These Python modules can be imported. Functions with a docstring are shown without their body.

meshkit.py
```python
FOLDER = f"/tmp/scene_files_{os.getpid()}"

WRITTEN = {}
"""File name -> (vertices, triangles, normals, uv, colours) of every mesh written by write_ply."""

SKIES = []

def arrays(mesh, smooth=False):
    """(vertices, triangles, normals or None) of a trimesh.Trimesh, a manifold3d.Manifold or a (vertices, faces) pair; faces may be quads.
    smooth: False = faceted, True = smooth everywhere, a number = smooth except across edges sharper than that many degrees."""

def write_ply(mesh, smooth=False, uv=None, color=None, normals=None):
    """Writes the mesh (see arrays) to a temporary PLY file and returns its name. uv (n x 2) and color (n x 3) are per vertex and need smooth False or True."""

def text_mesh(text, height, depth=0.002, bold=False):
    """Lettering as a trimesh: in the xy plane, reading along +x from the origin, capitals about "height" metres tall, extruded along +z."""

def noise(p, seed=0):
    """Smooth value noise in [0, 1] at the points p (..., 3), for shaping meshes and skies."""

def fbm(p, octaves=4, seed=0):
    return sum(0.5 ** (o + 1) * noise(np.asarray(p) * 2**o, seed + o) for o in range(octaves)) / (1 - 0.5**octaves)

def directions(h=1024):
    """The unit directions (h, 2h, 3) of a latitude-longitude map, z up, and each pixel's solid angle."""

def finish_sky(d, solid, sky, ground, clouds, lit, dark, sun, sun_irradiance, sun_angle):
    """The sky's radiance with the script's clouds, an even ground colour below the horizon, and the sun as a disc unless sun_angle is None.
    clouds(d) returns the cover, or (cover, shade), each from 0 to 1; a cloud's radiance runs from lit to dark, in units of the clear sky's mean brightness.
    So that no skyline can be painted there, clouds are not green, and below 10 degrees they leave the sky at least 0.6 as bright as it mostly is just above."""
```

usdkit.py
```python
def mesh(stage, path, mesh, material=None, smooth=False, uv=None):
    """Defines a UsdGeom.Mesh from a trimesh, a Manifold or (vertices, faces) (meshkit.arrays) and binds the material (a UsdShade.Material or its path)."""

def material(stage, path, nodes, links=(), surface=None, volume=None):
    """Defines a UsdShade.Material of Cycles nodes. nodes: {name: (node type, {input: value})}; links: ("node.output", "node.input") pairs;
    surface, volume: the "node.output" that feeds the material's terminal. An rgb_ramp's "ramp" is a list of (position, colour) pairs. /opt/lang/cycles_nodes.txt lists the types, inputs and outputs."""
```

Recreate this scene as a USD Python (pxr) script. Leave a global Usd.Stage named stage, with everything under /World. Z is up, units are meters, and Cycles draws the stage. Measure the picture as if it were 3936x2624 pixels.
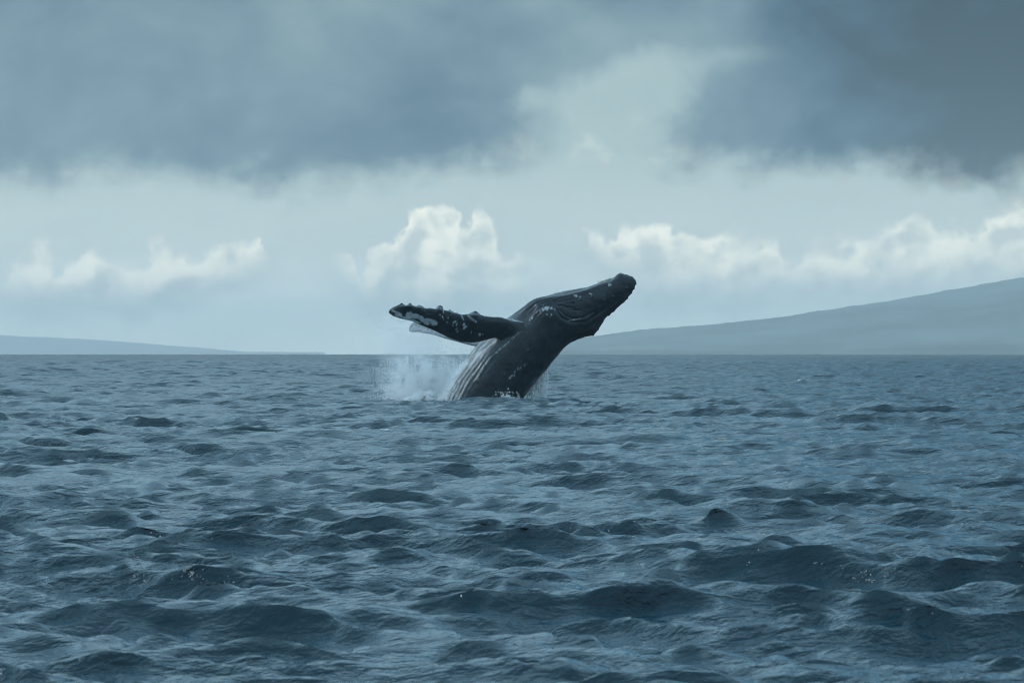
import math
import numpy as np
import trimesh
import manifold3d as m3
import usdkit, meshkit
from pxr import Usd, UsdGeom, UsdLux, UsdShade, Gf, Sdf, Vt
from scipy.ndimage import map_coordinates, gaussian_filter1d
from scipy.interpolate import PchipInterpolator, CubicSpline
from scipy.spatial import cKDTree

stage = Usd.Stage.CreateInMemory()
UsdGeom.SetStageUpAxis(stage, "Z")
UsdGeom.SetStageMetersPerUnit(stage, 1.0)
UsdGeom.Xform.Define(stage, "/World")

# ------------------------------------------------------------------ camera
EYE = 2.2                      # a deck a little above the water
WHALE_Y = 183.0                # metres to the whale
SPAN = 0.24                    # picture width / distance
HORIZON = 1349.5               # row of eye level on a 3936 x 2624 plate; the sea horizon dips below it
PLATE_EYE = HORIZON * 2352 / 3936
EARTH = 6.371e6
cam = UsdGeom.Camera.Define(stage, "/World/camera")
cam.CreateFocalLengthAttr(36.0 / SPAN)
cam.CreateHorizontalApertureAttr(36.0)
cam.CreateVerticalApertureAttr(24.0)
cam.CreateClippingRangeAttr((0.1, 200000.0))
PITCH = math.degrees(math.atan((HORIZON - 1312.0) * SPAN / 3936.0))
cam.AddTranslateOp().Set(Gf.Vec3d(0, 0, EYE))
cam.AddRotateXOp().Set(90.0 + PITCH)
cam.CreateExposureAttr(0.32)
cam.CreateFStopAttr(9.0)
cam.CreateFocusDistanceAttr(WHALE_Y)

# ------------------------------------------------------------------ sky and sun
SUN_AZ, SUN_EL = math.radians(-97.0), math.radians(33.0)
sun = UsdLux.DistantLight.Define(stage, "/World/sun")
sun.CreateIntensityAttr(0.40)
sun.CreateAngleAttr(14.0)
sun.CreateColorAttr(Gf.Vec3f(0.80, 0.92, 1.0))
sun.GetPrim().CreateAttribute("inputs:normalize", Sdf.ValueTypeNames.Bool).Set(True)
sun.AddRotateZOp().Set(-math.degrees(SUN_AZ))
sun.AddRotateXOp().Set(-(90.0 - math.degrees(SUN_EL)))   # -z, tipped so that the light comes from azimuth SUN_AZ


class Graph:
    """Builds a node graph from expressions. A value is a number, a tuple or the name of an output."""

    def __init__(self):
        self.nodes, self.links = {}, []

    def node(self, kind, out, **inputs):
        name = f"n{len(self.nodes)}"
        fixed = {}
        for k, v in inputs.items():
            if isinstance(v, str) and "." in v:
                self.links.append((v, f"{name}.{k}"))
            else:
                fixed[k] = v
        self.nodes[name] = (kind, fixed)
        return f"{name}.{out}"

    def m(self, op, a, b=0.0, c=0.0, clamp=False):
        return self.node("math", "value", math_type=op, value1=a, value2=b, value3=c, use_clamp=clamp)

    def add(self, a, b): return self.m("add", a, b)
    def sub(self, a, b): return self.m("subtract", a, b)
    def mul(self, a, b): return self.m("multiply", a, b)
    def mad(self, a, b, c): return self.m("multiply_add", a, b, c)

    def step(self, x, lo, hi, a=0.0, b=1.0):
        return self.node("map_range", "result", range_type="smoothstep", value=x, from_min=lo, from_max=hi, to_min=a, to_max=b, clamp=True)

    def noise(self, vec, scale, detail=4.0, rough=0.5, dist=0.0, out="fac"):
        return self.node("noise_texture", out, dimensions="3D", type="fBM", vector=vec, scale=scale, detail=detail, roughness=rough, distortion=dist)

    def vmath(self, op, a, b=(0, 0, 0), c=(0, 0, 0)):
        return self.node("vector_math", "vector", math_type=op, vector1=a, vector2=b, vector3=c)

    def table(self, x, points, lo, hi, top):
        """A curve given by points (x, y); x from lo to hi, y from 0 to top."""
        fac = self.node("map_range", "result", range_type="linear", value=x, from_min=lo, from_max=hi, to_min=0.0, to_max=1.0, clamp=True)
        ramp = [((px - lo) / (hi - lo), (py / top,) * 3) for px, py in points]
        return self.mul(self.node("rgb_ramp", "color", ramp=ramp, fac=fac), top)

    def mix(self, fac, a, b):
        return self.node("mix_color", "result", blend_type="mix", fac=fac, a=a, b=b, use_clamp=True)


def build_sky():
    g = Graph()
    K = 0.00584                               # degrees of sky per unit of the survey below
    U = lambda px: (px - 1176) * K
    V = lambda py: (PLATE_EYE - py) * K
    d = g.node("texture_coordinate", "generated")
    xyz = d
    sx = g.node("separate_xyz", "x", vector=d); sep = sx.split(".")[0]
    x, y, z = sep + ".x", sep + ".y", sep + ".z"
    u0 = g.mul(g.m("arctan2", x, y), 57.29578)
    v0 = g.mul(g.m("arcsine", z), 57.29578)
    # turbulence that bends every outline
    w1 = g.noise(d, 70.0, 5.0, 0.55, out="color")
    w2 = g.noise(d, 260.0, 4.0, 0.55, out="color")
    s1 = g.node("separate_color", "r", color=w1).split(".")[0]
    s2 = g.node("separate_color", "r", color=w2).split(".")[0]
    du = g.add(g.mul(g.sub(s1 + ".r", 0.5), 0.9), g.mul(g.sub(s2 + ".r", 0.5), 0.30))
    dv = g.add(g.mul(g.sub(s1 + ".g", 0.5), 0.62), g.mul(g.sub(s2 + ".g", 0.5), 0.24))
    u, v = g.add(u0, du), g.add(v0, dv)

    # --- the clear air behind: physical sky, and a pale veil over it
    sky = g.node("sky_texture", "color", sky_type="single_scattering", sun_disc=False, sun_elevation=SUN_EL, sun_rotation=SUN_AZ, altitude=10.0, air_density=1.0, aerosol_density=1.6, ozone_density=1.0)
    veil = g.node("rgb_ramp", "color", fac=g.node("map_range", "result", range_type="linear", value=v0, from_min=0.0, from_max=6.0, to_min=0.0, to_max=1.0, clamp=True),
                  ramp=[(0.0, VEIL[0]), (0.22, VEIL[1]), (0.45, VEIL[2]), (1.0, VEIL[3])])
    soft = g.noise(g.vmath("multiply", d, (1, 1, 3.0)), 20.0, 3.0, 0.5)
    veil = g.mix(g.step(soft, 0.35, 0.7, 0.0, 0.35), veil, VEIL_GREY)
    col = g.mix(0.992, sky, veil)

    # --- row of cumulus low over the horizon
    tops = [(-200, 640), (0, 640), (20, 600), (50, 562), (95, 555), (128, 612), (150, 596), (205, 568), (265, 572), (300, 590), (345, 566), (415, 558), (440, 574), (480, 562), (560, 540), (598, 542),
            (612, 640), (650, 600), (690, 580), (720, 690), (765, 606), (820, 568), (830, 640), (862, 580), (905, 545), (930, 480), (960, 468), (1010, 482), (1040, 480), (1062, 545), (1082, 492), (1128, 490), (1165, 548), (1215, 592),
            (1250, 640), (1322, 660), (1332, 528), (1370, 522), (1396, 560), (1420, 515), (1470, 520), (1500, 502), (1560, 508), (1590, 545), (1640, 556), (1700, 560), (1738, 552), (1760, 520), (1785, 530), (1800, 575), (1850, 600), (1875, 575),
            (1930, 560), (1990, 553), (2050, 545), (2105, 505), (2150, 515), (2200, 518), (2236, 556), (2280, 500), (2330, 462), (2400, 470), (2540, 560)]
    base = [(-200, 690), (0, 668), (60, 690), (300, 690), (420, 655), (600, 612), (700, 600), (760, 612), (830, 690), (1000, 690), (1180, 690), (1330, 580), (1440, 640), (1500, 662), (1700, 664), (1900, 656), (2352, 640), (2540, 680)]
    top = g.table(u, [(U(a), V(b)) for a, b in tops], -8.2, 8.2, 6.0)
    bot = g.table(u, [(U(a), V(b)) for a, b in base], -8.2, 8.2, 6.0)
    pb = g.vmath("multiply", d, (1, 1, 1.15))
    bil = g.noise(pb, 120.0, 5.0, 0.48)
    bil2 = g.noise(g.vmath("add", pb, (0.0030, 0.0, -0.0026)), 120.0, 4.0, 0.48)
    edge = g.add(g.sub(top, v), g.mul(g.sub(bil, 0.5), 0.80))
    cov = g.step(edge, -0.06, 0.17)
    low = g.step(g.add(g.sub(v, bot), g.mul(g.sub(bil, 0.5), 0.8)), -0.30, 0.26)
    lit = g.add(g.mul(g.sub(bil2, bil), 3.2), 0.80)
    lit = g.m("add", lit, g.mul(g.step(edge, 0.05, 0.75), -0.40), clamp=True)
    cum = g.mix(lit, CUM_SHADE, CUM_LIT)
    # the broken clouds differ in strength along the row, and further round the sky by chance
    strength = g.table(u, [(U(a), b) for a, b in [(-200, .6), (0, .7), (120, 1.0), (600, .95), (680, .3), (740, .35), (820, .7), (960, 1.0), (1120, .85), (1260, .3), (1320, .6), (1500, 1.0), (1800, .9), (2100, .8), (2352, .8), (2540, .6)]], -8.2, 8.2, 1.0)
    col = g.mix(g.mul(g.mul(cov, low), strength), col, cum)
    # grey undersides of the cumulus, sinking into the air
    under = g.mul(g.step(g.sub(bot, v), -0.35, 0.15), g.step(g.sub(bot, v), 0.55, 0.05))
    col = g.mix(g.mul(under, g.mul(strength, 0.5)), col, CUM_UNDER)

    # --- the heavy deck above
    edge_pts = [(-200, 430), (0, 432), (120, 440), (300, 402), (420, 412), (600, 428), (760, 412), (900, 408), (1080, 392), (1200, 352), (1320, 330), (1480, 338), (1650, 372), (1790, 396),
                (1930, 402), (2100, 408), (2250, 404), (2352, 396), (2540, 420)]
    deck_edge = g.table(u, [(U(a), V(b)) for a, b in edge_pts], -8.2, 8.2, 6.0)
    # a level deck: its clouds look larger the nearer they are to overhead
    pd = g.node("vector_math", "vector", math_type="scale", vector1=g.vmath("multiply", d, (1, 1, 1.2)), scale=g.m("divide", 1.15, g.m("maximum", g.add(z, 1.0), 0.5)))
    n1 = g.noise(pd, 26.0, 6.0, 0.52, 0.3)
    n2 = g.noise(pd, 90.0, 5.0, 0.55)
    rag = g.add(g.mul(g.sub(n1, 0.5), 1.1), g.mul(g.sub(n2, 0.5), 0.75))
    dd = g.add(g.sub(v, deck_edge), rag)
    deck = g.step(dd, -0.30, 0.42)
    # where the deck is torn open
    torn = g.mul(rag, 0.55)
    for cx, cy, rx, ry, k in TEARS:
        e1 = g.m("power", g.mul(g.sub(u, U(cx)), 1.0 / (rx * K)), 2.0)
        e2 = g.m("power", g.mul(g.sub(v, V(cy)), 1.0 / (ry * K)), 2.0)
        torn = g.add(torn, g.mul(g.m("exponent", g.mul(g.add(e1, e2), -1.0)), k))
    deck = g.mul(deck, g.step(torn, 0.20, 1.05, 1.0, 0.04))
    # high up the deck thins and thickens by chance
    tone = g.table(u0, [(U(a), b) for a, b in [(-700, .55), (0, .45), (200, .40), (500, .36), (900, .42), (1150, .46), (1300, .42), (1700, .5), (1850, .78), (2050, .90), (2250, 1.0), (2352, 1.0), (2600, .9), (3050, .55)]], -11.0, 11.0, 1.0)
    tone = g.add(tone, g.mul(g.sub(g.noise(pd, 5.0, 2.0), 0.5), 0.5))
    vt = g.step(v0, 4.6, 2.4, 0.0, 0.16)
    tone = g.add(g.add(tone, g.mul(g.sub(n1, 0.5), 0.9)), g.add(g.mul(g.sub(n2, 0.5), 0.16), g.mul(vt, g.step(u0, 2.0, -1.0))))
    tone = g.mad(g.sub(tone, 0.5), g.step(v0, 6.0, 24.0, 1.0, 0.35), 0.5)
    dcol = g.node("rgb_ramp", "color", fac=tone, ramp=[(0.0, DECK[0]), (0.45, DECK[1]), (0.8, DECK[2]), (1.0, DECK[3])])
    col = g.mix(g.mul(deck, 0.96), col, dcol)
    # torn light rims where the deck breaks
    rim = g.mul(g.mul(g.step(dd, -0.35, 0.02), g.step(dd, 0.5, 0.05)), g.step(n2, 0.50, 0.68))
    col = g.mix(g.mul(rim, 0.16), col, CUM_LIT)
    # overcast sky brightens towards the zenith, boosted out of view to light sea and haze
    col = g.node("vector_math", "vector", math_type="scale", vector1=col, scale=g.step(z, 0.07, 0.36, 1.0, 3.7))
    col = g.vmath("multiply", col, (1.045, 0.935, 0.805))
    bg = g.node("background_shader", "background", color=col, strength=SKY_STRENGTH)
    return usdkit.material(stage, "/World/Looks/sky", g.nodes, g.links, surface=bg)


SKY_STRENGTH = 0.1
TEARS = [(1380, 285, 170, 120, 1.15), (1475, 190, 150, 75, 0.75), (1590, 140, 130, 50, 0.45), (1860, 190, 60, 60, 0.25), (1215, 215, 50, 40, 0.40), (1740, 120, 130, 50, 0.28), (60, 230, 200, 120, 0.25), (420, 60, 260, 70, 0.2)]
S = 1.0 / SKY_STRENGTH
def lin(r, gg, b, k=1.0):
    """An sRGB colour as the sky's radiance."""
    f = lambda c: (c / 255 / 12.92) if c < 10.3 else ((c / 255 + 0.055) / 1.055) ** 2.4
    return tuple(S * k * f(c) for c in (r, gg, b))
VEIL = [lin(204, 222, 230, 2.2), lin(190, 210, 219, 1.12), lin(158, 188, 199), lin(140, 172, 188)]
VEIL_GREY = lin(172, 195, 210)
CUM_LIT, CUM_SHADE, CUM_UNDER = lin(222, 231, 228, 1.46), lin(186, 204, 211, 1.15), lin(166, 190, 206)
DECK = [lin(142, 172, 188), lin(97, 129, 153), lin(42, 82, 112), lin(0, 36, 60)]

UsdGeom.Scope.Define(stage, "/World/Looks")
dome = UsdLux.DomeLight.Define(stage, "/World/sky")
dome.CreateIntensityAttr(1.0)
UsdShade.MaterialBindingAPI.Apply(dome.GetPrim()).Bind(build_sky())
dome.GetPrim().SetCustomDataByKey("kind", "structure")

# ------------------------------------------------------------------ helpers
counts = {}
def numbered(path):
    n = counts.get(path, 0)
    counts[path] = n + 1
    return path if n == 0 else f"{path}_{n:03d}"

def tag(prim, label=None, category=None, group=None, kind=None):
    for k, s in (("label", label), ("category", category), ("group", group), ("kind", kind)):
        if s:
            prim.SetCustomDataByKey(k, s)
    return prim

def thing(name, at, label, category, group=None):
    x = UsdGeom.Xform.Define(stage, numbered("/World/" + name))
    x.AddTranslateOp().Set(Gf.Vec3d(*map(float, at)))
    return tag(x.GetPrim(), label, category, group)

def obj(name, mesh, mat, parent=None, smooth=True, primvars=None):
    p = numbered((str(parent.GetPath()) if parent else "/World") + "/" + name)
    if primvars:
        v, f = mesh
        me = usdkit.mesh(stage, p, (v, f), mat, smooth=True)
        for k, a in primvars.items():
            UsdGeom.PrimvarsAPI(me).CreatePrimvar(k, Sdf.ValueTypeNames.FloatArray, "vertex").Set(Vt.FloatArray.FromNumpy(np.asarray(a, np.float32)))
    else:
        me = usdkit.mesh(stage, p, mesh, mat, smooth=smooth)
    return me.GetPrim()

def smooth01(x, a, b):
    t = np.clip((x - a) / (b - a), 0, 1)
    return t * t * (3 - 2 * t)

def grid_faces(n, m, wrap=False):
    i, j = np.meshgrid(np.arange(n - 1), np.arange(m if wrap else m - 1), indexing="ij")
    a, b = i * m + j, i * m + (j + 1) % m
    q = np.stack([a, b, b + m, a + m], -1).reshape(-1, 4)
    return np.vstack([q[:, [0, 1, 2]], q[:, [0, 2, 3]]])

# ------------------------------------------------------------------ materials
def sea_material():
    g = Graph()
    p = g.node("geometry", "position")
    rot = g.node("vector_rotate", "vector", rotate_type="z_axis", vector=p, angle=math.radians(-9.0))
    st = g.vmath("multiply", rot, (0.38, 1.0, 1.0))
    a = g.noise(st, 2.2, 3.0, 0.55, 0.4)
    b = g.noise(g.vmath("multiply", rot, (0.7, 1.0, 1.0)), 9.0, 3.0, 0.6, 0.3)
    coarse = g.node("attribute", "fac", attribute="coarse")
    c = g.noise(g.vmath("multiply", rot, (0.6, 1.0, 1.0)), 0.55, 3.0, 0.6, 0.4)
    e = g.noise(g.vmath("multiply", rot, (0.6, 1.0, 1.0)), 30.0, 2.0, 0.6)
    gust = g.step(g.noise(g.vmath("multiply", rot, (0.5, 1.0, 1.0)), 0.16, 3.0, 0.55), 0.32, 0.68, 0.45, 1.45)
    fine = g.add(g.mul(a, 0.115), g.add(g.mul(b, 0.044), g.mul(e, 0.007)))
    h = g.add(g.mul(fine, gust), g.mul(g.mul(c, 1.6), coarse))
    n = g.node("bump", "normal", height=h, strength=1.0, distance=1.0)
    s = g.node("principled_bsdf", "BSDF", base_color=(0.003, 0.018, 0.028), roughness=g.mad(g.mul(coarse, coarse), 0.36, 0.06), ior=1.333, normal=n)
    return usdkit.material(stage, "/World/Looks/sea_water", g.nodes, g.links, surface=s)

def skin_material():
    g = Graph()
    pale = g.node("attribute", "fac", attribute="pale")
    white = g.node("attribute", "fac", attribute="white")
    p = g.node("geometry", "position")
    n = g.noise(p, 3.0, 5.0, 0.6)
    f = g.noise(p, 14.0, 3.0, 0.6)
    dark = g.mix(g.step(n, 0.35, 0.75), (0.005, 0.011, 0.016), (0.013, 0.022, 0.029))
    dark = g.mix(g.step(f, 0.66, 0.78, 0.0, 0.18), dark, (0.12, 0.14, 0.15))
    c = g.mix(pale, dark, (0.22, 0.24, 0.25))
    c = g.mix(white, c, (0.40, 0.45, 0.48))
    bump = g.node("bump", "normal", height=g.add(g.mul(f, 0.010), g.mul(n, 0.02)), strength=0.8, distance=1.0)
    s = g.node("principled_bsdf", "BSDF", base_color=c, roughness=g.step(n, 0.3, 0.7, 0.22, 0.36), ior=1.4, normal=bump)
    return usdkit.material(stage, "/World/Looks/whale_skin", g.nodes, g.links, surface=s)

def plain(name, color, rough=0.6, scale=6.0, vary=0.25):
    g = Graph()
    n = g.noise(g.node("geometry", "position"), scale, 4.0, 0.6)
    lo, hi = tuple(c * (1 - vary) for c in color), tuple(min(1, c * (1 + vary)) for c in color)
    c = g.mix(g.step(n, 0.3, 0.7), lo, hi)
    s = g.node("principled_bsdf", "BSDF", base_color=c, roughness=rough)
    return usdkit.material(stage, "/World/Looks/" + name, g.nodes, g.links, surface=s)

def foam_material():
    g = Graph()
    s = g.node("principled_bsdf", "BSDF", base_color=(0.93, 0.95, 0.96), roughness=0.6)
    t = g.node("translucent_bsdf", "BSDF", color=(0.93, 0.95, 0.96))
    out = g.node("mix_closure", "closure", fac=0.5, closure1=s, closure2=t)
    return usdkit.material(stage, "/World/Looks/foam", g.nodes, g.links, surface=out)

M_SEA, M_SKIN = sea_material(), skin_material()
M_FOAM = foam_material()
M_HILL = plain("hill_scrub", (0.044, 0.062, 0.056), 0.95, 0.004, 0.85)
M_BALEEN = plain("baleen", (0.30, 0.26, 0.19), 0.6, 20.0)

# ------------------------------------------------------------------ the sea
def spectrum_fields(L, N, seed, peak, hs, wind_deg, spread, kmin, kmax, chop):
    """Height and sideways shift of a patch of wind sea L metres wide (periodic)."""
    rng = np.random.default_rng(seed)
    k1 = np.fft.fftfreq(N, L / N) * 2 * np.pi
    kx, ky = np.meshgrid(k1, k1, indexing="ij")
    k = np.hypot(kx, ky); k[0, 0] = 1e-6
    kp = 2 * np.pi / peak
    S_ = np.exp(-1.25 * (kp / k) ** 2) * k ** -3.3
    S_ *= 2.0 ** np.exp(-((np.sqrt(k / kp) - 1) ** 2) / (2 * 0.09 ** 2))
    th = np.arctan2(ky, kx) - math.radians(wind_deg)
    wide = np.clip(spread * (kp / k) ** 0.3, 6.0, 18)
    S_ *= np.abs(np.cos(th / 2)) ** (2 * wide)
    S_ *= (k > kmin) & (k < kmax)
    S_[0, 0] = 0
    a = np.sqrt(S_) * (rng.normal(size=k.shape) + 1j * rng.normal(size=k.shape))
    hgt = np.fft.ifft2(a).real
    scale = hs / 4 / hgt.std()
    a *= scale
    out = [np.fft.ifft2(a).real, chop * np.fft.ifft2(1j * kx / k * a).real, chop * np.fft.ifft2(1j * ky / k * a).real]
    return a, kx, ky, k, out

def sample(field, L, x, y, order=1):
    N = field.shape[0]
    return map_coordinates(field, [x / L * N, y / L * N], order=order, mode="grid-wrap")

SEA_L, SEA_N = 190.0, 2048
A, KX, KY, KK, _ = spectrum_fields(SEA_L, SEA_N, 23, 7.0, 0.44, -96.0, 18.0, 2 * np.pi / 120, 2 * np.pi / 0.25, 1.0)
CHOP = 0.82
LODS = [0.25, 0.7, 1.8, 4.5, 12.0]     # shortest wave kept, metres
FIELDS = []
for lam in LODS:
    f = np.exp(-(KK * lam / (2 * np.pi)) ** 2 * 0.5)
    B = A * f
    FIELDS.append([np.fft.ifft2(B).real.astype(np.float32), CHOP * np.fft.ifft2(1j * KX / KK * B).real.astype(np.float32), CHOP * np.fft.ifft2(1j * KY / KK * B).real.astype(np.float32)])

def mounds(x, y):
    """A few single seas that the photograph shows round the whale."""
    z = np.zeros_like(x)
    for cx, cy, lx, ly, a, tilt in MOUNDS:
        dx, dy = x - cx, y - cy - tilt * (x - cx)
        z += a * np.exp(-(dx / lx) ** 2 - (dy / ly) ** 2)
    return z

MOUNDS = [(-0.3, 176.5, 4.6, 2.3, 0.04, 0.05), (-2.6, 177.2, 1.3, 1.4, 0.07, 0.0), (1.5, 176.2, 1.1, 1.5, 0.08, 0.0), (-9.4, 177.0, 3.0, 2.0, 0.48, 0.10)]

def sea_at(x, y, spacing):
    """Displaced points of the sea surface for still-water points (x, y) where the sheet is woven with the given spacing."""
    lod = np.interp(np.log(np.maximum(spacing, 1e-3) * 1.2), np.log(LODS), np.arange(len(LODS)))
    lod = np.minimum(lod, 3.0)
    out = np.zeros((3,) + x.shape)
    for i in range(len(LODS)):
        w = np.clip(1 - np.abs(lod - i), 0, 1)
        on = w > 0
        if on.any():
            for c in range(3):
                out[c][on] += w[on] * sample(FIELDS[i][c], SEA_L, x[on], y[on], 3 if i == 0 else 1)
    near_whale = np.exp(-(((x - 0.0) / 7) ** 2 + ((y - 179) / 5.0) ** 2))
    patch = meshkit.fbm(np.stack([x / 16, y / 22, 0 * x], -1), 2, 19)     # gusts and lulls
    gain = (1 - 0.50 * near_whale) * (0.62 + 0.76 * patch) * (0.92 + 0.08 * smooth01(y, 40, 120) + 0.9 * smooth01(y, 200, 700) + 1.6 * smooth01(y, 1800, 4000))
    ease = gain * (1 - 0.65 * smooth01(out[0], 0.12, 0.36))        # steep crests lean no further than they can stand
    return x + out[1] * ease, y + out[2] * ease, out[0] * gain + mounds(x, y)

def sea_rows():
    ys = [-2500.0, -900.0, -350.0, -130.0, -50.0, -15.0, 0.0, 8.0, 14.0, 18.0]
    y = 20.0
    while y < 5900:
        ys.append(y)
        y += 0.09 if y < 28 else y * (0.0034 if y < 110 else 0.0024 if y < 900 else 0.0042 if y < 2400 else 0.012)
    return np.array(ys + [6400, 7200, 8400, 9800, 11500, 14000, 17500, 21300])

def build_sea():
    ys = sea_rows()
    a = np.linspace(-1, 1, 780)
    side = 1 + np.geomspace(0.01, 1.0, 28)
    cols = np.concatenate([-side[::-1], a, side])
    w = 0.148 * np.maximum(ys, 0) + 4.0
    far = np.maximum(2500.0, 0.62 * np.abs(ys)) 
    inner = np.clip(cols, -1, 1)[None, :] * w[:, None]
    outer = np.sign(cols)[None, :] * (np.clip(np.abs(cols) - 1, 0, 1) ** 1.0)[None, :] * np.minimum(far, 4000)[:, None]
    X = inner + outer
    Y = np.broadcast_to(ys[:, None], X.shape).copy()
    dy = np.gradient(ys)
    dxs = np.abs(np.gradient(X, axis=1))
    spacing = np.maximum(np.broadcast_to(dy[:, None], X.shape) , dxs)
    x, y, z = sea_at(X, Y, spacing)
    fade = np.clip((8000.0 - Y) / 2000.0, 0, 1) * np.clip((120.0 - dxs) / 90.0, 0, 1)
    x, y, z = X + (x - X) * fade, Y + (y - Y) * fade, z * fade - (X ** 2 + Y ** 2) / (2 * EARTH)      # the sea curves away
    v = np.stack([x, y, z], -1).reshape(-1, 3)
    f = grid_faces(len(ys), len(cols))[:, ::-1]
    n = np.cross(v[f[:9, 1]] - v[f[:9, 0]], v[f[:9, 2]] - v[f[:9, 0]])
    if n[:, 2].mean() < 0:
        f = f[:, ::-1]
    coarse = np.clip(np.log(np.maximum(spacing, 1e-3) / 0.12) / np.log(12.0 / 0.12), 0, 1)
    tag(obj("sea", (v, f), M_SEA, primvars={"coarse": coarse.ravel()}), "choppy dark blue open sea under a cloudy sky", kind="structure")

build_sea()

# ------------------------------------------------------------------ land across the water
def survey(px, py, dist):
    """A point on the 2352-wide plate as x and z at a distance."""
    k = SPAN / 2352 * dist
    return (px - 1176) * k, EYE + (PLATE_EYE - py) * k

def build_hill(name, label, dist, depth, pts, seed, rough, nx=420, ny=60):
    P = np.array([survey(px, py, dist) for px, py in pts])
    prof = PchipInterpolator(P[:, 0], np.maximum(P[:, 1], -40))
    x = np.linspace(P[0, 0], P[-1, 0], nx)
    t = np.linspace(-1, 1, ny)
    X, T = np.meshgrid(x, t, indexing="ij")
    Z = prof(X)
    cross = np.clip(1 - np.abs(T) ** 1.6, 0, 1)
    Yw = dist + T * depth
    q = np.stack([X / 420.0, Yw / 420.0, 0 * X], -1)
    gully = (meshkit.fbm(q, 5, seed) - 0.5) * rough * (1 - np.exp(-((T / 0.22) ** 2)))
    Zs = Z * (cross + gully) + (cross > 0.9) * (meshkit.fbm(np.stack([X / 30, Yw / 30, 0 * X], -1), 3, seed + 3) - 0.5) * 6.0
    Zs = np.where(cross < 0.02, -42, Zs)
    v = np.stack([X, Yw, Zs], -1).reshape(-1, 3)
    f = grid_faces(nx, ny)
    tag(obj(name, (v, f), M_HILL, smooth=True), label, kind="structure")

build_hill("hill", "long scrub covered hill rising to the right across the water", 9000, 1000,
           [(1150, 840), (1220, 800), (1300, 780), (1370, 772), (1480, 757), (1600, 748), (1750, 733), (1900, 712), (2050, 690), (2200, 663), (2352, 638), (2600, 628), (3000, 626), (3400, 640), (3700, 710), (3900, 840)], 5, 0.35)
build_hill("distant_hill", "low hazy ridge far off at the left", 20500, 300,
           [(-1900, 840), (-1500, 770), (-900, 745), (-300, 758), (0, 770), (200, 779), (400, 794), (560, 808), (680, 822), (740, 840)], 9, 0.2)

# ------------------------------------------------------------------ haze
def build_haze():
    g = Graph()
    vol = g.node("principled_volume", "volume", color=(0.985, 0.985, 0.985), density=HAZE, anisotropy=0.5)
    mat = usdkit.material(stage, "/World/Looks/haze", g.nodes, g.links, volume=vol)
    b = trimesh.creation.box(bounds=[[-7400, -2700, -46], [7400, 21500, 215]])
    tag(obj("haze", b, mat, smooth=False), "pale sea haze lying over the water", "haze", kind="stuff")
HAZE = 1.1e-4
build_haze()

# ------------------------------------------------------------------ the whale
MPP = SPAN * WHALE_Y / 3936
def C(cx, cy):
    """The close-up survey of the whale: x to the right, y down, as metres in the whale's plane."""
    cx, cy = np.asarray(cx, float), np.asarray(cy, float)
    return (1400 + 0.48895 * cx - 1968) * MPP, EYE + (HORIZON - 980 - 0.48895 * cy) * MPP
UNIT = 0.48895 * MPP

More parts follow.
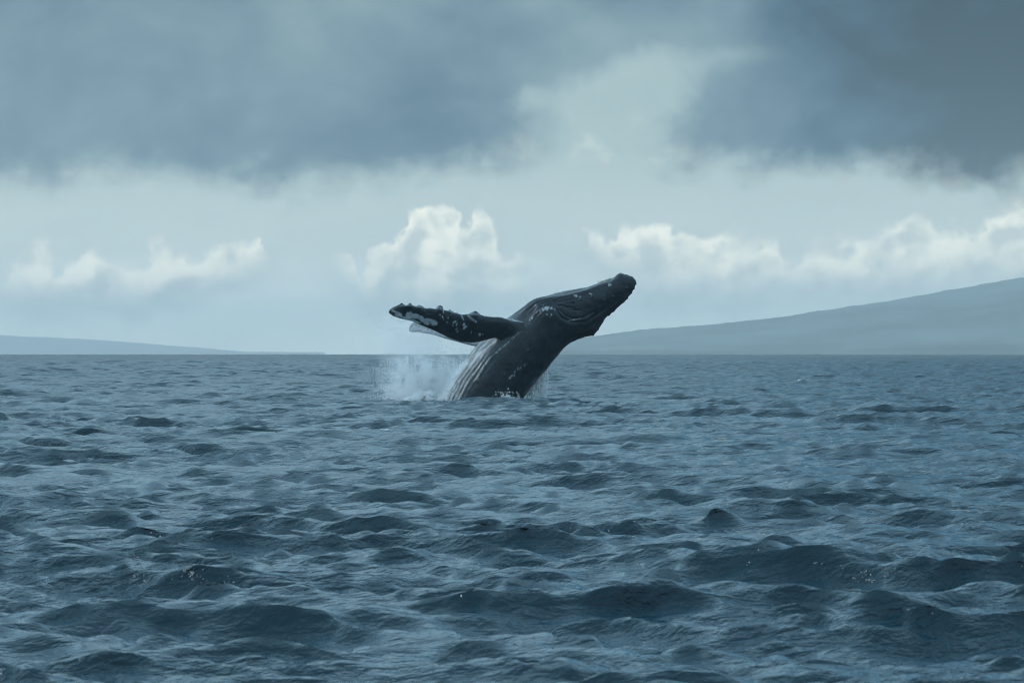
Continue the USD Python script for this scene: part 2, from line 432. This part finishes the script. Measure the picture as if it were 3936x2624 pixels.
SECTIONS = [((470, 1450), (860, 1640), 1.20), ((560, 1250), (985, 1460), 1.25), ((625, 1120), (1070, 1350), 1.30), ((700, 960), (1165, 1230), 1.32), ((785, 845), (1245, 1130), 1.32), ((890, 705), (1330, 1022), 1.30),
            ((1000, 600), (1420, 915), 1.27), ((1130, 500), (1510, 805), 1.22), ((1240, 415), (1575, 728), 1.16), ((1340, 347), (1645, 678), 1.12), ((1440, 320), (1722, 648), 1.08), ((1540, 291), (1800, 628), 1.00),
            ((1650, 268), (1852, 566), 0.90), ((1760, 247), (1905, 492), 0.80), ((1860, 214), (1990, 418), 0.68), ((1950, 182), (2060, 350), 0.56), ((2020, 150), (2100, 297), 0.44), ((2070, 158), (2124, 258), 0.32),
            ((2108, 172), (2137, 220), 0.18), ((2129, 194), (2133, 198), 0.02)]

def seg_dist(px, py, line):
    """Distance to a polyline and which side of it (positive: to its right)."""
    best, side = np.full(px.shape, 1e9), np.zeros(px.shape)
    for (ax, ay), (bx, by) in zip(line[:-1], line[1:]):
        dx, dy = bx - ax, by - ay
        t = np.clip(((px - ax) * dx + (py - ay) * dy) / (dx * dx + dy * dy), 0, 1)
        qx, qy = px - ax - t * dx, py - ay - t * dy
        d = np.hypot(qx, qy)
        on = d < best
        best[on] = d[on]
        side[on] = np.sign(dx * qy - dy * qx)[on]
    return best, side

FOLDS = [  # polyline, half width, height (m)
    ([(1490, 425), (1400, 430), (1340, 470), (1280, 520), (1200, 620), (1120, 700), (1040, 765), (980, 820), (930, 900), (890, 990)], 11, 0.050),
    ([(1400, 405), (1320, 455), (1250, 520), (1180, 610), (1090, 700), (1020, 745)], 12, -0.060),
    ([(1190, 520), (1202, 560), (1160, 620), (1090, 672), (1040, 690)], 10, -0.05),
    ([(1240, 530), (1180, 620), (1110, 690), (1050, 715)], 9, -0.045),
    ([(1215, 500), (1300, 400), (1380, 360), (1480, 345), (1600, 325), (1750, 285), (1850, 240), (1960, 205)], 15, 0.085),
    ([(1250, 470), (1330, 410), (1430, 375), (1560, 365), (1650, 350)], 8, -0.040),
    ([(1270, 480), (1350, 425), (1450, 395), (1550, 400), (1640, 415)], 8, -0.035),
    ([(1540, 440), (1580, 480), (1640, 502), (1720, 490), (1800, 450)], 10, -0.045),
    ([(1500, 430), (1545, 490), (1620, 530), (1740, 525), (1880, 435), (2000, 350), (2080, 290)], 12, -0.050),
    ([(1560, 400), (1620, 430), (1690, 438)], 8, -0.035),
    ([(1460, 355), (1540, 375), (1640, 385)], 8, -0.03),
    ([(1700, 600), (1760, 570), (1850, 500)], 14, -0.03),
    ([(1330, 300), (1450, 330), (1600, 300), (1750, 262), (1940, 205)], 7, -0.05)]
KNOBS = [(2070, 155), (2112, 172), (2132, 192), (2139, 222), (2124, 262), (2103, 296), (2070, 343), (2048, 375), (1967, 446), (1874, 517), (1843, 585), (1800, 630), (2022, 140), (1985, 150),
         (2010, 330), (1925, 470), (1950, 330), (1880, 360), (2060, 260), (1790, 330), (1700, 350), (1640, 360)]
SPOTS = [(1665, 325, 14), (1695, 330, 9), (1650, 320, 8), (1770, 305, 7), (1785, 312, 8), (1885, 315, 6), (1925, 237, 14), (1938, 234, 8), (1440, 430, 26), (1475, 428, 16), (1410, 437, 16), (1388, 447, 9), (1470, 470, 11), (1440, 475, 8), (1460, 490, 6),
         (1320, 500, 14), (1300, 515, 12), (1360, 460, 9), (1500, 432, 10), (1130, 520, 12), (1150, 525, 9), (1110, 515, 8), (1175, 512, 8), (1210, 885, 6), (1180, 945, 10), (1150, 965, 7), (1290, 740, 5), (1240, 830, 5), (1045, 765, 10), (1020, 785, 8), (985, 815, 8), (960, 850, 7)]

def build_body():
    n, m = 340, 300
    k = np.arange(len(SECTIONS), dtype=float)
    s = np.linspace(0, len(SECTIONS) - 1, n)
    Lp = np.array([a for a, _, _ in SECTIONS], float); Rp = np.array([b for _, b, _ in SECTIONS], float)
    bb = PchipInterpolator(k, [c for _, _, c in SECTIONS])(s)
    Ls, Rs = PchipInterpolator(k, Lp)(s), PchipInterpolator(k, Rp)(s)
    th = np.linspace(0, 2 * np.pi, m, endpoint=False)
    ct, stn = np.cos(th), np.sin(th)
    cen, half = (Ls + Rs) / 2, (Rs - Ls) / 2
    px = cen[:, :1] + half[:, :1] * ct[None]
    py = cen[:, 1:] + half[:, 1:] * ct[None]
    headness = smooth01(s, 7.5, 11)[:, None]
    # the head is broad at the jaw and narrows to a ridge along the rostrum
    shape = np.sign(stn)[None] * np.abs(stn)[None] ** 0.92 * (1 + headness * (-0.22 * ct[None] - 0.06))
    yy = bb[:, None] * shape
    near = smooth01(np.broadcast_to(stn, px.shape), -0.02, 0.25)
    # outward direction in the plane of the section
    hx, hy = half[:, :1], half[:, 1:]
    hl = np.hypot(hx, hy) + 1e-6
    a_m = hl * UNIT
    nx, ny_ = ct[None] / np.maximum(a_m, .05), stn[None] / np.maximum(bb[:, None], .05)
    nl = np.hypot(nx, ny_); nx, ny_ = nx / nl, ny_ / nl
    disp = np.zeros_like(px)
    for line, wd, amp in FOLDS:
        d, _ = seg_dist(px, py, line)
        disp += 0.75 * amp * np.exp(-(d / wd) ** 2) * near
    # throat pleats along the belly
    ventral = smooth01(-ct, 0.15, 0.6)[None] * (1 - smooth01(s, 9.5, 12.0))[:, None]
    wob = (meshkit.fbm(np.stack([s[:, None] * 0.8 + 0 * th[None], np.broadcast_to(ct, px.shape) * 3, 0 * px], -1), 3, 4) - 0.5)
    pleat = np.cos(th[None] * 44 + wob * 3.0)
    disp += ventral * 0.011 * np.sign(pleat) * np.abs(pleat) ** 0.6
    # the bulge at the corner of the jaw, the eye ridge, the hollow before it
    for cx, cy, r, amp in [(1440, 455, 85, 0.12), (1640, 450, 70, -0.05), (1720, 560, 100, 0.05), (1130, 560, 90, 0.12), (2015, 158, 40, 0.07)]:
        disp += amp * np.exp(-((px - cx) ** 2 + (py - cy) ** 2) / r ** 2) * near
    for cx, cy in KNOBS:
        disp += 0.045 * np.exp(-((px - cx) ** 2 + (py - cy) ** 2) / 9.0 ** 2) * smooth01(np.broadcast_to(stn, px.shape), -0.5, 0.0)
    taper = smooth01(len(SECTIONS) - 1 - s, 0.0, 1.0)[:, None]
    lump = meshkit.fbm(np.stack([px / 70, py / 70, yy * 2.5], -1), 4, 8) - 0.5
    disp = (disp + lump * 0.06) * taper
    x0, z0 = C(px, py)
    ex, ez = half[:, :1] / hl, -half[:, 1:] / hl
    x = x0 + ex * nx * disp; z = z0 + ez * nx * disp
    y = WHALE_Y - yy - ny_ * disp
    # colours of the skin, and a painted sheen along the head
    belly_line = [(1060, 640), (1000, 720), (940, 790), (860, 930), (740, 1140), (700, 1250)]
    d, side = seg_dist(px, py, belly_line)
    streak = meshkit.fbm(np.stack([s[:, None] * 0.9 + 0 * px, th[None] * 14 + 0 * px, 0 * px], -1), 4, 21)
    under = smooth01(d * side, -25, 60) * (1 - smooth01(s, 6.2, 7.5))[:, None]
    pale = under * (0.22 + 0.7 * smooth01(streak, 0.38, 0.72)) + ventral * (1 - smooth01(s, 6, 9))[:, None] * 0.2 * near
    pale += (1 - near) * smooth01(-ct, 0.1, 0.6)[None] * 0.6 * (1 - smooth01(s, 8, 10))[:, None]
    froth = meshkit.fbm(np.stack([s[:, None] * 3.0 + 0 * px, th[None] * 22 + 0 * px, 0 * px], -1), 4, 31)
    white = under * smooth01(froth, 0.52, 0.66) * 0.9
    speck = meshkit.fbm(np.stack([px / 9, py / 9, 0 * px], -1), 3, 40)
    for cx, cy, r in SPOTS:
        white += smooth01(np.exp(-((px - cx) ** 2 + (py - cy) ** 2) / r ** 2) * (0.35 + 1.3 * speck), 0.48, 0.9) * 0.8 * near
    top = [(1450, 322), (1600, 300), (1750, 268), (1850, 228), (1950, 205)]
    d, _ = seg_dist(px, py, top)
    pale += 0.35 * np.exp(-(d / 14) ** 2) * near * (0.4 + speck)  # sky sheen on the upward edge of the head, painted into the colour
    thin = [([(1270, 860), (1200, 900), (1140, 970)], 5), ([(1600, 520), (1700, 500)], 4), ([(1310, 520), (1200, 630), (1110, 705), (1040, 762), (985, 815), (930, 905), (900, 975)], 5)]
    for line, wd in thin:
        d, _ = seg_dist(px, py, line)
        white += 0.8 * np.exp(-(d / wd) ** 2) * smooth01(speck, 0.45, 0.65) * near
    v = np.stack([x, y, z], -1).reshape(-1, 3)
    f = grid_faces(n, m, True)
    c0, c1 = len(v), len(v) + 1
    v = np.vstack([v, v[:m].mean(0), v[(n - 1) * m:n * m].mean(0)])
    j = np.arange(m)
    f = np.vstack([f, np.stack([np.full(m, c0), (j + 1) % m, j], 1), np.stack([np.full(m, c1), (n - 1) * m + j, (n - 1) * m + (j + 1) % m], 1)])
    attr = np.vstack([np.stack([np.clip(pale, 0, 1).ravel(), np.clip(white, 0, 1).ravel()], 1), [[0.3, 0], [0, 0]]])
    return v, f, attr

def build_flipper(lead, trail, y_of, thick, paint, tilt=0.0, n=260, m=56):
    """A long flipper from the leading edge (with its knobs) and the trailing edge, both from tip to root in the survey's units."""
    lead, trail = np.array(lead, float), np.array(trail, float)
    x0, x1 = lead[0, 0], max(lead[-1, 0], trail[-1, 0])
    u = np.linspace(0, 1, n) ** 1.25
    px = x0 + (x1 - x0) * u
    top = np.interp(px, lead[:, 0], lead[:, 1]) if lead[-1, 0] > lead[0, 0] else None
    top = PchipInterpolator(lead[:, 0], lead[:, 1])(np.minimum(px, lead[-1, 0]))
    bot = PchipInterpolator(trail[:, 0], trail[:, 1])(np.minimum(px, trail[-1, 0]))
    a = np.linspace(0, 2 * np.pi, m, endpoint=False)
    cv, sv = np.cos(a), np.sin(a)                  # cv: +1 trailing, -1 leading; sv: +1 near face
    cy, hy = (top + bot) / 2, (bot - top) / 2
    PX = np.broadcast_to(px[:, None], (n, m)).copy()
    PY = cy[:, None] + hy[:, None] * cv[None]
    ht = PchipInterpolator([0, .04, .3, .7, 1], np.array([.015, .05, .55, .85, 1.0]) * thick)(u)
    prof = np.sign(sv) * np.abs(sv) ** 0.9 * (1 - 0.45 * cv)
    Y = WHALE_Y + y_of(u)[:, None] + tilt * hy[:, None] * UNIT * cv[None] - ht[:, None] * prof[None]
    X, Z = C(PX, PY)
    rel = (PY - top[:, None]) / np.maximum(bot - top, 1)[:, None]
    pale, white, bump = paint(PX, PY, rel, sv[None] + 0 * PX)
    Y = Y - np.sign(sv)[None] * bump
    v = np.stack([X, Y, Z], -1).reshape(-1, 3)
    f = grid_faces(n, m, True)[:, ::-1]
    c0, c1 = len(v), len(v) + 1
    v = np.vstack([v, v[:m].mean(0), v[(n - 1) * m:n * m].mean(0)])
    j = np.arange(m)
    f = np.vstack([f, np.stack([np.full(m, c0), j, (j + 1) % m], 1), np.stack([np.full(m, c1), (n - 1) * m + (j + 1) % m, (n - 1) * m + j], 1)])
    attr = np.vstack([np.stack([np.clip(pale, 0, 1).ravel(), np.clip(white, 0, 1).ravel()], 1), [[0.5, 0], [0, 0]]])
    return v, f, attr

LEAD = [(203, 450), (212, 432), (240, 412), (262, 402), (285, 392), (303, 381), (322, 392), (340, 397), (355, 387), (370, 380), (390, 398), (412, 404), (438, 395), (462, 404), (490, 420), (525, 418), (560, 425), (580, 408), (600, 399), (618, 404), (632, 432),
        (660, 438), (680, 430), (696, 445), (730, 456), (780, 470), (815, 465), (850, 452), (880, 443), (905, 462), (940, 478), (1000, 487), (1080, 490), (1150, 506), (1250, 540), (1330, 590)]
TRAIL = [(203, 452), (215, 470), (240, 484), (300, 502), (380, 522), (450, 552), (550, 592), (620, 626), (700, 662), (800, 686), (880, 688), (960, 677), (1030, 668), (1100, 672), (1250, 690), (1330, 700)]
FLIP_PATCHES = [([(350, 470), (430, 490), (480, 520), (560, 540)], 30), ([(260, 470), (360, 505), (440, 535)], 14), ([(230, 440), (300, 470)], 12)]
FLIP_SPOTS = [(600, 475, 10), (620, 490, 12), (630, 505, 7), (665, 495, 7), (710, 530, 14), (730, 545, 11), (722, 528, 10), (700, 555, 6), (735, 605, 9), (725, 590, 6), (790, 550, 15), (800, 565, 14), (785, 575, 9), (735, 575, 7), (770, 590, 5), (910, 625, 13), (935, 628, 8), (845, 610, 5), (655, 530, 5), (690, 470, 5)]
SCRATCHES = [([(820, 478), (850, 505), (883, 527)], 4), ([(765, 470), (775, 490), (783, 512)], 3), ([(628, 430), (627, 460)], 3)]

def paint_near(px, py, rel, sv):
    sp = meshkit.fbm(np.stack([px / 22, py / 14, 0 * px], -1), 4, 51)
    fine = meshkit.fbm(np.stack([px / 8, py / 8, 0 * px], -1), 3, 52)
    white = np.zeros_like(px)
    for line, wd in FLIP_PATCHES:
        d, _ = seg_dist(px, py, line)
        white += smooth01(np.exp(-(d / wd) ** 2) * (0.2 + 1.5 * sp), 0.50, 0.66) * 0.8
    for cx, cy, r in FLIP_SPOTS:
        white += smooth01(np.exp(-((px - cx) ** 2 + (py - cy) ** 2) / r ** 2) * (0.35 + 1.3 * fine), 0.45, 0.85) * 0.9
    for line, wd in SCRATCHES:
        d, _ = seg_dist(px, py, line)
        white += np.exp(-(d / wd) ** 2)
    tip = smooth01(px, 330, 215)
    pale = tip * smooth01(fine, 0.40, 0.68) * 0.5
    # pale skin along the leading edge between the knobs, which are dark
    y_top = np.interp(px, [p[0] for p in LEAD], gaussian_filter1d([p[1] for p in LEAD], 2.2))
    lip = smooth01(py, y_top + 20, y_top + 6) * (1 - smooth01(px, 800, 1000)) * smooth01(py, y_top - 9, y_top - 2)
    white += lip * (0.2 + 0.5 * fine)
    face = smooth01(sv, -0.2, 0.15)
    return pale * face + (1 - face) * 0.9, white * face + (1 - face) * 0.5, (sp - 0.5) * 0.05

def paint_far(px, py, rel, sv):
    sp = meshkit.fbm(np.stack([px / 16, py / 12, 0 * px], -1), 4, 61)
    edge = smooth01(rel, 0.86, 1.0)
    return 0.75 + 0.5 * (sp - 0.5) - 0.75 * edge * smooth01(px, 480, 750), np.clip(0.35 + 1.3 * (sp - 0.45), 0, 1) * (1 - edge), (sp - 0.5) * 0.05

LEAD_FAR = [(342, 585), (350, 558), (372, 532), (420, 515), (500, 520), (640, 560), (780, 600), (900, 620), (1000, 640), (1080, 660)]
TRAIL_FAR = [(342, 588), (352, 598), (378, 606), (410, 602), (450, 612), (520, 622), (620, 652), (740, 684), (870, 720), (960, 745), (1080, 770)]

def to_manifold(v, f):
    return m3.Manifold(m3.Mesh(np.asarray(v, np.float32), np.asarray(f, np.uint32)))

def volume_sign(v, f):
    a, b, c = v[f[:, 0]], v[f[:, 1]], v[f[:, 2]]
    return np.einsum("ij,ij->i", a - v.mean(0), np.cross(b - v.mean(0), c - v.mean(0))).sum()

def build_whale():
    parts = [build_body(),
             build_flipper(LEAD, TRAIL, lambda u: np.interp(u, [0, .35, .7, 1.0], [-1.75, -1.60, -1.25, -0.75]), 0.26, paint_near, tilt=0.22),
             build_flipper(LEAD_FAR, TRAIL_FAR, lambda u: np.interp(u, [0, .5, 1.0], [1.7, 1.4, 0.7]), 0.22, paint_far, tilt=-0.3)]
    whole, allv, alla = None, [], []
    for v, f, a in parts:
        if volume_sign(v, f) < 0:
            f = f[:, ::-1]
        mm = to_manifold(v, f)
        whole = mm if whole is None else whole + mm
        allv.append(v); alla.append(a)
    me = whole.to_mesh()
    v, f = np.array(me.vert_properties[:, :3], float), np.array(me.tri_verts)
    allv, alla = np.vstack(allv), np.vstack(alla)
    tree = cKDTree(allv)
    _, idx = tree.query(v)
    attr = alla[idx]
    # soften the seams where the flippers leave the body
    body_tree = cKDTree(parts[0][0])
    fl_tree = cKDTree(np.vstack([parts[1][0], parts[2][0]]))
    d1, d2 = body_tree.query(v)[0], fl_tree.query(v)[0]
    wgt = np.exp(-(np.maximum(d1, d2) / 0.34) ** 2)[:, None]
    e = np.vstack([f[:, [0, 1]], f[:, [1, 2]], f[:, [2, 0]]])
    from scipy.sparse import coo_matrix
    nv = len(v)
    Adj = coo_matrix((np.ones(2 * len(e)), (np.r_[e[:, 0], e[:, 1]], np.r_[e[:, 1], e[:, 0]])), (nv, nv)).tocsr()
    deg = np.asarray(Adj.sum(1)).ravel()[:, None]
    for _ in range(110):
        v += wgt * 0.6 * (Adj @ v / deg - v)
    origin = np.array([*C(900, 1186), 0.0]); origin = np.array([origin[0], WHALE_Y, 0.0])
    t = thing("humpback_whale", origin, "dark humpback whale breaching out of the sea with both flippers flung to the left", "whale")
    obj("body", (v - origin, f), M_SKIN, t, primvars={"pale": attr[:, 0], "white": attr[:, 1]})
    # baleen showing at the parted lips
    rng = np.random.default_rng(3)
    pl = []
    for q in np.linspace(0, 1, 16):
        cx, cy = 1842 + 100 * q, 221 - 32 * q
        x, z = C(cx + rng.uniform(-2, 2), cy - rng.uniform(2, 7) - (8 if q < 0.06 else 0))
        bx = trimesh.creation.box([0.022, 0.12, rng.uniform(0.07, 0.12)])
        bx.apply_transform(trimesh.transformations.rotation_matrix(rng.uniform(-.9, .2), [0, 1, 0]))
        bx.apply_translation(np.array([x, WHALE_Y - rng.uniform(0, .25), z - 0.02]) - origin)
        pl.append(bx)
    tag(obj("baleen", trimesh.util.concatenate(pl), M_BALEEN, t, smooth=False), "short tan baleen bristles showing at the parted lips")
    return v

WHALE_V = build_whale()

# ------------------------------------------------------------------ splash
RNG = np.random.default_rng(77)
OCTA = np.array([[1, 0, 0], [-1, 0, 0], [0, 1, 0], [0, -1, 0], [0, 0, 1], [0, 0, -1]], float)
OCTA_F = np.array([[0, 2, 4], [2, 1, 4], [1, 3, 4], [3, 0, 4], [2, 0, 5], [1, 2, 5], [3, 1, 5], [0, 3, 5]])

def droplets(p, r, stretch=1.0, lean=0.0):
    """Drops of water at points p with radii r, drawn out along their fall."""
    n = len(p)
    k = np.stack([r, r, r * stretch], -1)
    v = OCTA[None] * k[:, None]
    v[..., 0] += lean * v[..., 2]
    v = v + p[:, None]
    f = OCTA_F[None] + 6 * np.arange(n)[:, None, None]
    return v.reshape(-1, 3), f.reshape(-1, 3)

def pts(cx, cy, y):
    x, z = C(cx, cy)
    return np.stack([x, y, z], -1)

def mist_density(cx, cy):
    """How thick the spray is over the survey, 0 to 1."""
    cx = cx + 150 * (meshkit.fbm(np.stack([cx / 160, cy / 55, 0 * cx], -1), 4, 17) - 0.5)
    g2 = lambda x0, y0, sx, sy: np.exp(-((cx - x0) / sx) ** 2 - ((cy - y0) / sy) ** 2)
    return np.clip(0.75 * g2(400, 960, 200, 180) + 1.7 * g2(500, 1070, 220, 95) + 0.62 * g2(620, 1000, 210, 150) + 0.30 * g2(430, 750, 215, 185) + 0.035 * g2(250, 600, 110, 140), 0, 1.2)

def build_spray():
    n = 520000
    cx, cy = RNG.uniform(-120, 960, n), RNG.uniform(330, 1150, n)
    clump = meshkit.fbm(np.stack([cx / 60, cy / 110, 0 * cx], -1), 4, 71)
    keep = RNG.random(n) < mist_density(cx, cy) * smooth01(clump, -0.05, 0.75) * 0.9
    cx, cy = cx[keep], cy[keep]
    y = WHALE_Y + 1.3 + RNG.normal(size=len(cx)) * 0.8
    r = 0.006 + 0.008 * RNG.random(len(cx)) ** 3
    # single drops thrown up and to the left
    m = 420
    t = RNG.random(m)
    ax = 60 + 170 * t + RNG.normal(size=m) * 26; ay = 420 + 420 * t + RNG.normal(size=m) * 50
    p = np.vstack([pts(cx, cy, y), pts(ax, ay, WHALE_Y + 1.0 + RNG.normal(size=m) * 0.6)])
    r = np.r_[r, 0.008 + 0.010 * RNG.random(m) ** 2]
    # threads of water running off the belly
    for k in range(26):
        x0, y0 = RNG.uniform(690, 890), RNG.uniform(760, 960)
        q = int(RNG.uniform(20, 70))
        tt = np.sort(RNG.random(q))
        ln = RNG.uniform(60, 170)
        p = np.vstack([p, pts(x0 - 6 * tt + RNG.normal(size=q) * 2, y0 + ln * tt, np.full(q, WHALE_Y + 1.1))])
        r = np.r_[r, 0.008 + 0.007 * RNG.random(q)]
    # water clinging to the edge of the belly and flying off it
    q = 5200
    t = RNG.random(q) ** 0.8
    ex = np.interp(t, [0, .5, 1], [800, 720, 625]); ey = np.interp(t, [0, .5, 1], [830, 940, 1130])
    off = RNG.exponential(16, q) * (0.4 + t)
    p = np.vstack([p, pts(ex - off + 22, ey + RNG.normal(size=q) * 14, WHALE_Y + RNG.normal(size=q) * 0.55 - 0.2)])
    r = np.r_[r, 0.008 + 0.014 * RNG.random(q) ** 3]
    tag(obj("splash_spray", droplets(p, r, 1.35), M_FOAM, smooth=False), "fine white spray thrown up behind the whale on its left", kind="stuff")

    # the curtain of water on the right
    n = 16000
    t = RNG.random(n)
    ey = 905 + 255 * t ** 0.75
    edge = np.interp(ey, [900, 1010, 1110, 1160], [1430, 1340, 1262, 1235])
    reach = np.interp(ey, [900, 960, 1080, 1160], [18, 78, 165, 235])
    w = RNG.random(n) ** 1.25
    ex = edge - 8 + reach * w
    strand = meshkit.fbm(np.stack([ex / 14, ey / 80, 0 * ex], -1), 3, 91)
    keep = RNG.random(n) < smooth01(strand, 0.34, 0.6) * (1 - 0.75 * w)
    ex, ey = ex[keep], ey[keep]
    p = pts(ex, ey, WHALE_Y + 0.5 + RNG.normal(size=len(ex)) * 0.35)
    r = 0.009 + 0.014 * RNG.random(len(ex)) ** 3
    tag(obj("water_curtain", droplets(p, r, 1.9), M_FOAM, smooth=False), "curtain of falling water under the whale's back on the right", kind="stuff")

    # the lip of white water where the body meets the sea
    n = 6500
    clumps = RNG.uniform(0, 1, 26)
    pick = RNG.integers(0, 26, n)
    ex = 980 + 255 * clumps[pick] + RNG.normal(size=n) * 14
    tall = 6 + 26 * RNG.random(26) ** 2.2 * (0.35 + np.exp(-((clumps - 0.5) / 0.25) ** 2))
    ey = 1143 - tall[pick] * np.abs(RNG.normal(size=n)) * np.exp(-((ex - 980 - 255 * clumps[pick]) / 18.0) ** 2)
    p = pts(ex, ey, WHALE_Y - 1.55 + RNG.normal(size=n) * 0.12)
    r = 0.008 + 0.016 * RNG.random(n) ** 3
    q = 50
    p = np.vstack([p, pts(RNG.uniform(1030, 1230, q), RNG.uniform(1070, 1125, q), np.full(q, WHALE_Y - 1.6))])
    r = np.r_[r, 0.012 + 0.014 * RNG.random(q)]
    tag(obj("white_water", droplets(p, r, 0.9), M_FOAM, smooth=False), "broken white water along the foot of the whale", kind="stuff")

def build_foam():
    """White water heaped at the left foot: drops and bubbles packed in boiling clumps."""
    n = 26000
    k = RNG.integers(0, 90, n)
    kx, kr = 330 + 345 * RNG.random(90), 9 + 26 * RNG.random(90) ** 1.6
    swell = np.sin(np.pi * np.clip((kx - 315) / 375, 0, 1)) * (0.5 + meshkit.fbm(np.stack([kx / 45, 0 * kx, 0 * kx], -1), 3, 6))
    ky = 1150 - 52 * swell * RNG.random(90)
    d = RNG.normal(size=(n, 3)); d /= np.linalg.norm(d, axis=1, keepdims=True)
    d *= RNG.random((n, 1)) ** 0.45
    cx, cy = kx[k] + d[:, 0] * kr[k] * 1.35, ky[k] + d[:, 1] * kr[k]
    y = WHALE_Y + 0.5 + RNG.normal(size=90)[k] * 0.5 + d[:, 2] * kr[k] * UNIT
    tag(obj("churned_foam", droplets(pts(cx, cy, y), 0.009 + 0.016 * RNG.random(n) ** 2, 0.9), M_FOAM, smooth=False),
        "heaped white foam churned up at the left foot of the whale", kind="stuff")

def whitecap(px, py, wide, high, label, seed):
    """A breaking crest: one torn, lumpy sheet of foam lying on the sea."""
    dist = EYE / ((py - PLATE_EYE) * SPAN / 2352)
    k = SPAN / 2352 * dist
    x0 = (px - 1176) * k
    b = trimesh.creation.icosphere(4)
    v = np.array(b.vertices)
    n = meshkit.fbm(v * [3.2, 2.0, 2.0] + seed * 7.3, 4, seed) - 0.5
    v = v * (1 + 1.3 * n[:, None])
    sx, sy, sz = sea_at(np.array([x0]), np.array([dist]), np.array([0.0035 * dist]))
    v = v * [wide * k * 0.5, wide * k * 0.22, high * k * 0.62] + [sx[0], sy[0], sz[0]]
    tag(obj("whitecap", (v, b.faces), M_FOAM, smooth=True), label, "whitecap")

def build_mist():
    g = Graph()
    p = g.node("geometry", "position")
    s0 = g.node("separate_xyz", "x", vector=p).split(".")[0]
    def lobe(cx, cy, sx, sy, k, y0, sd):
        x, z = C(cx, cy)
        q = g.vmath("multiply", g.vmath("subtract", p, (float(x), y0, float(z))), (1 / (sx * UNIT), 1 / sd, 1 / (sy * UNIT)))
        r2 = g.node("vector_math", "value", math_type="dot_product", vector1=q, vector2=q)
        return g.mul(g.m("exponent", g.mul(r2, -1.0)), k)
    Y = WHALE_Y + 1.3
    tot = lobe(400, 960, 190, 180, 0.50, Y, 1.3)
    for a in [(500, 1085, 210, 80, 1.10, Y, 1.2), (650, 1000, 230, 130, 0.36, Y, 1.1), (430, 760, 210, 170, 0.13, Y, 1.2), (1345, 1090, 70, 75, 0.7, WHALE_Y + 0.6, 0.6)]:
        tot = g.add(tot, lobe(*a))
    n = g.noise(g.vmath("multiply", p, (1, 1, 0.7)), 1.1, 4.0, 0.6, 0.5)
    d = g.mul(tot, g.step(n, 0.30, 0.66, 0.15, 1.5))
    d = g.m("maximum", g.sub(d, 0.025), 0.0)
    vol = g.node("principled_volume", "volume", color=(0.97, 0.98, 0.99), density=g.mul(d, MIST), anisotropy=0.0)
    mat = usdkit.material(stage, "/World/Looks/mist", g.nodes, g.links, volume=vol)
    (xa, xb), (zb, za) = C([-80, 1520], [440, 1215])
    b = trimesh.creation.box(bounds=[[xa, WHALE_Y - 1.6, za], [xb, WHALE_Y + 4.0, zb]])
    tag(obj("splash_mist", b, mat, smooth=False), "soft white mist hanging round the foot of the leaping whale", kind="stuff")
MIST = 0.25

build_spray()
build_foam()
build_mist()
whitecap(1848, 878, 46, 9, "small bright whitecap in the middle distance right of the whale", 1)
whitecap(884, 994, 40, 8, "crumbling foam crest in front of the whale to the left", 4)

stage.SetDefaultPrim(stage.GetPrimAtPath("/World"))
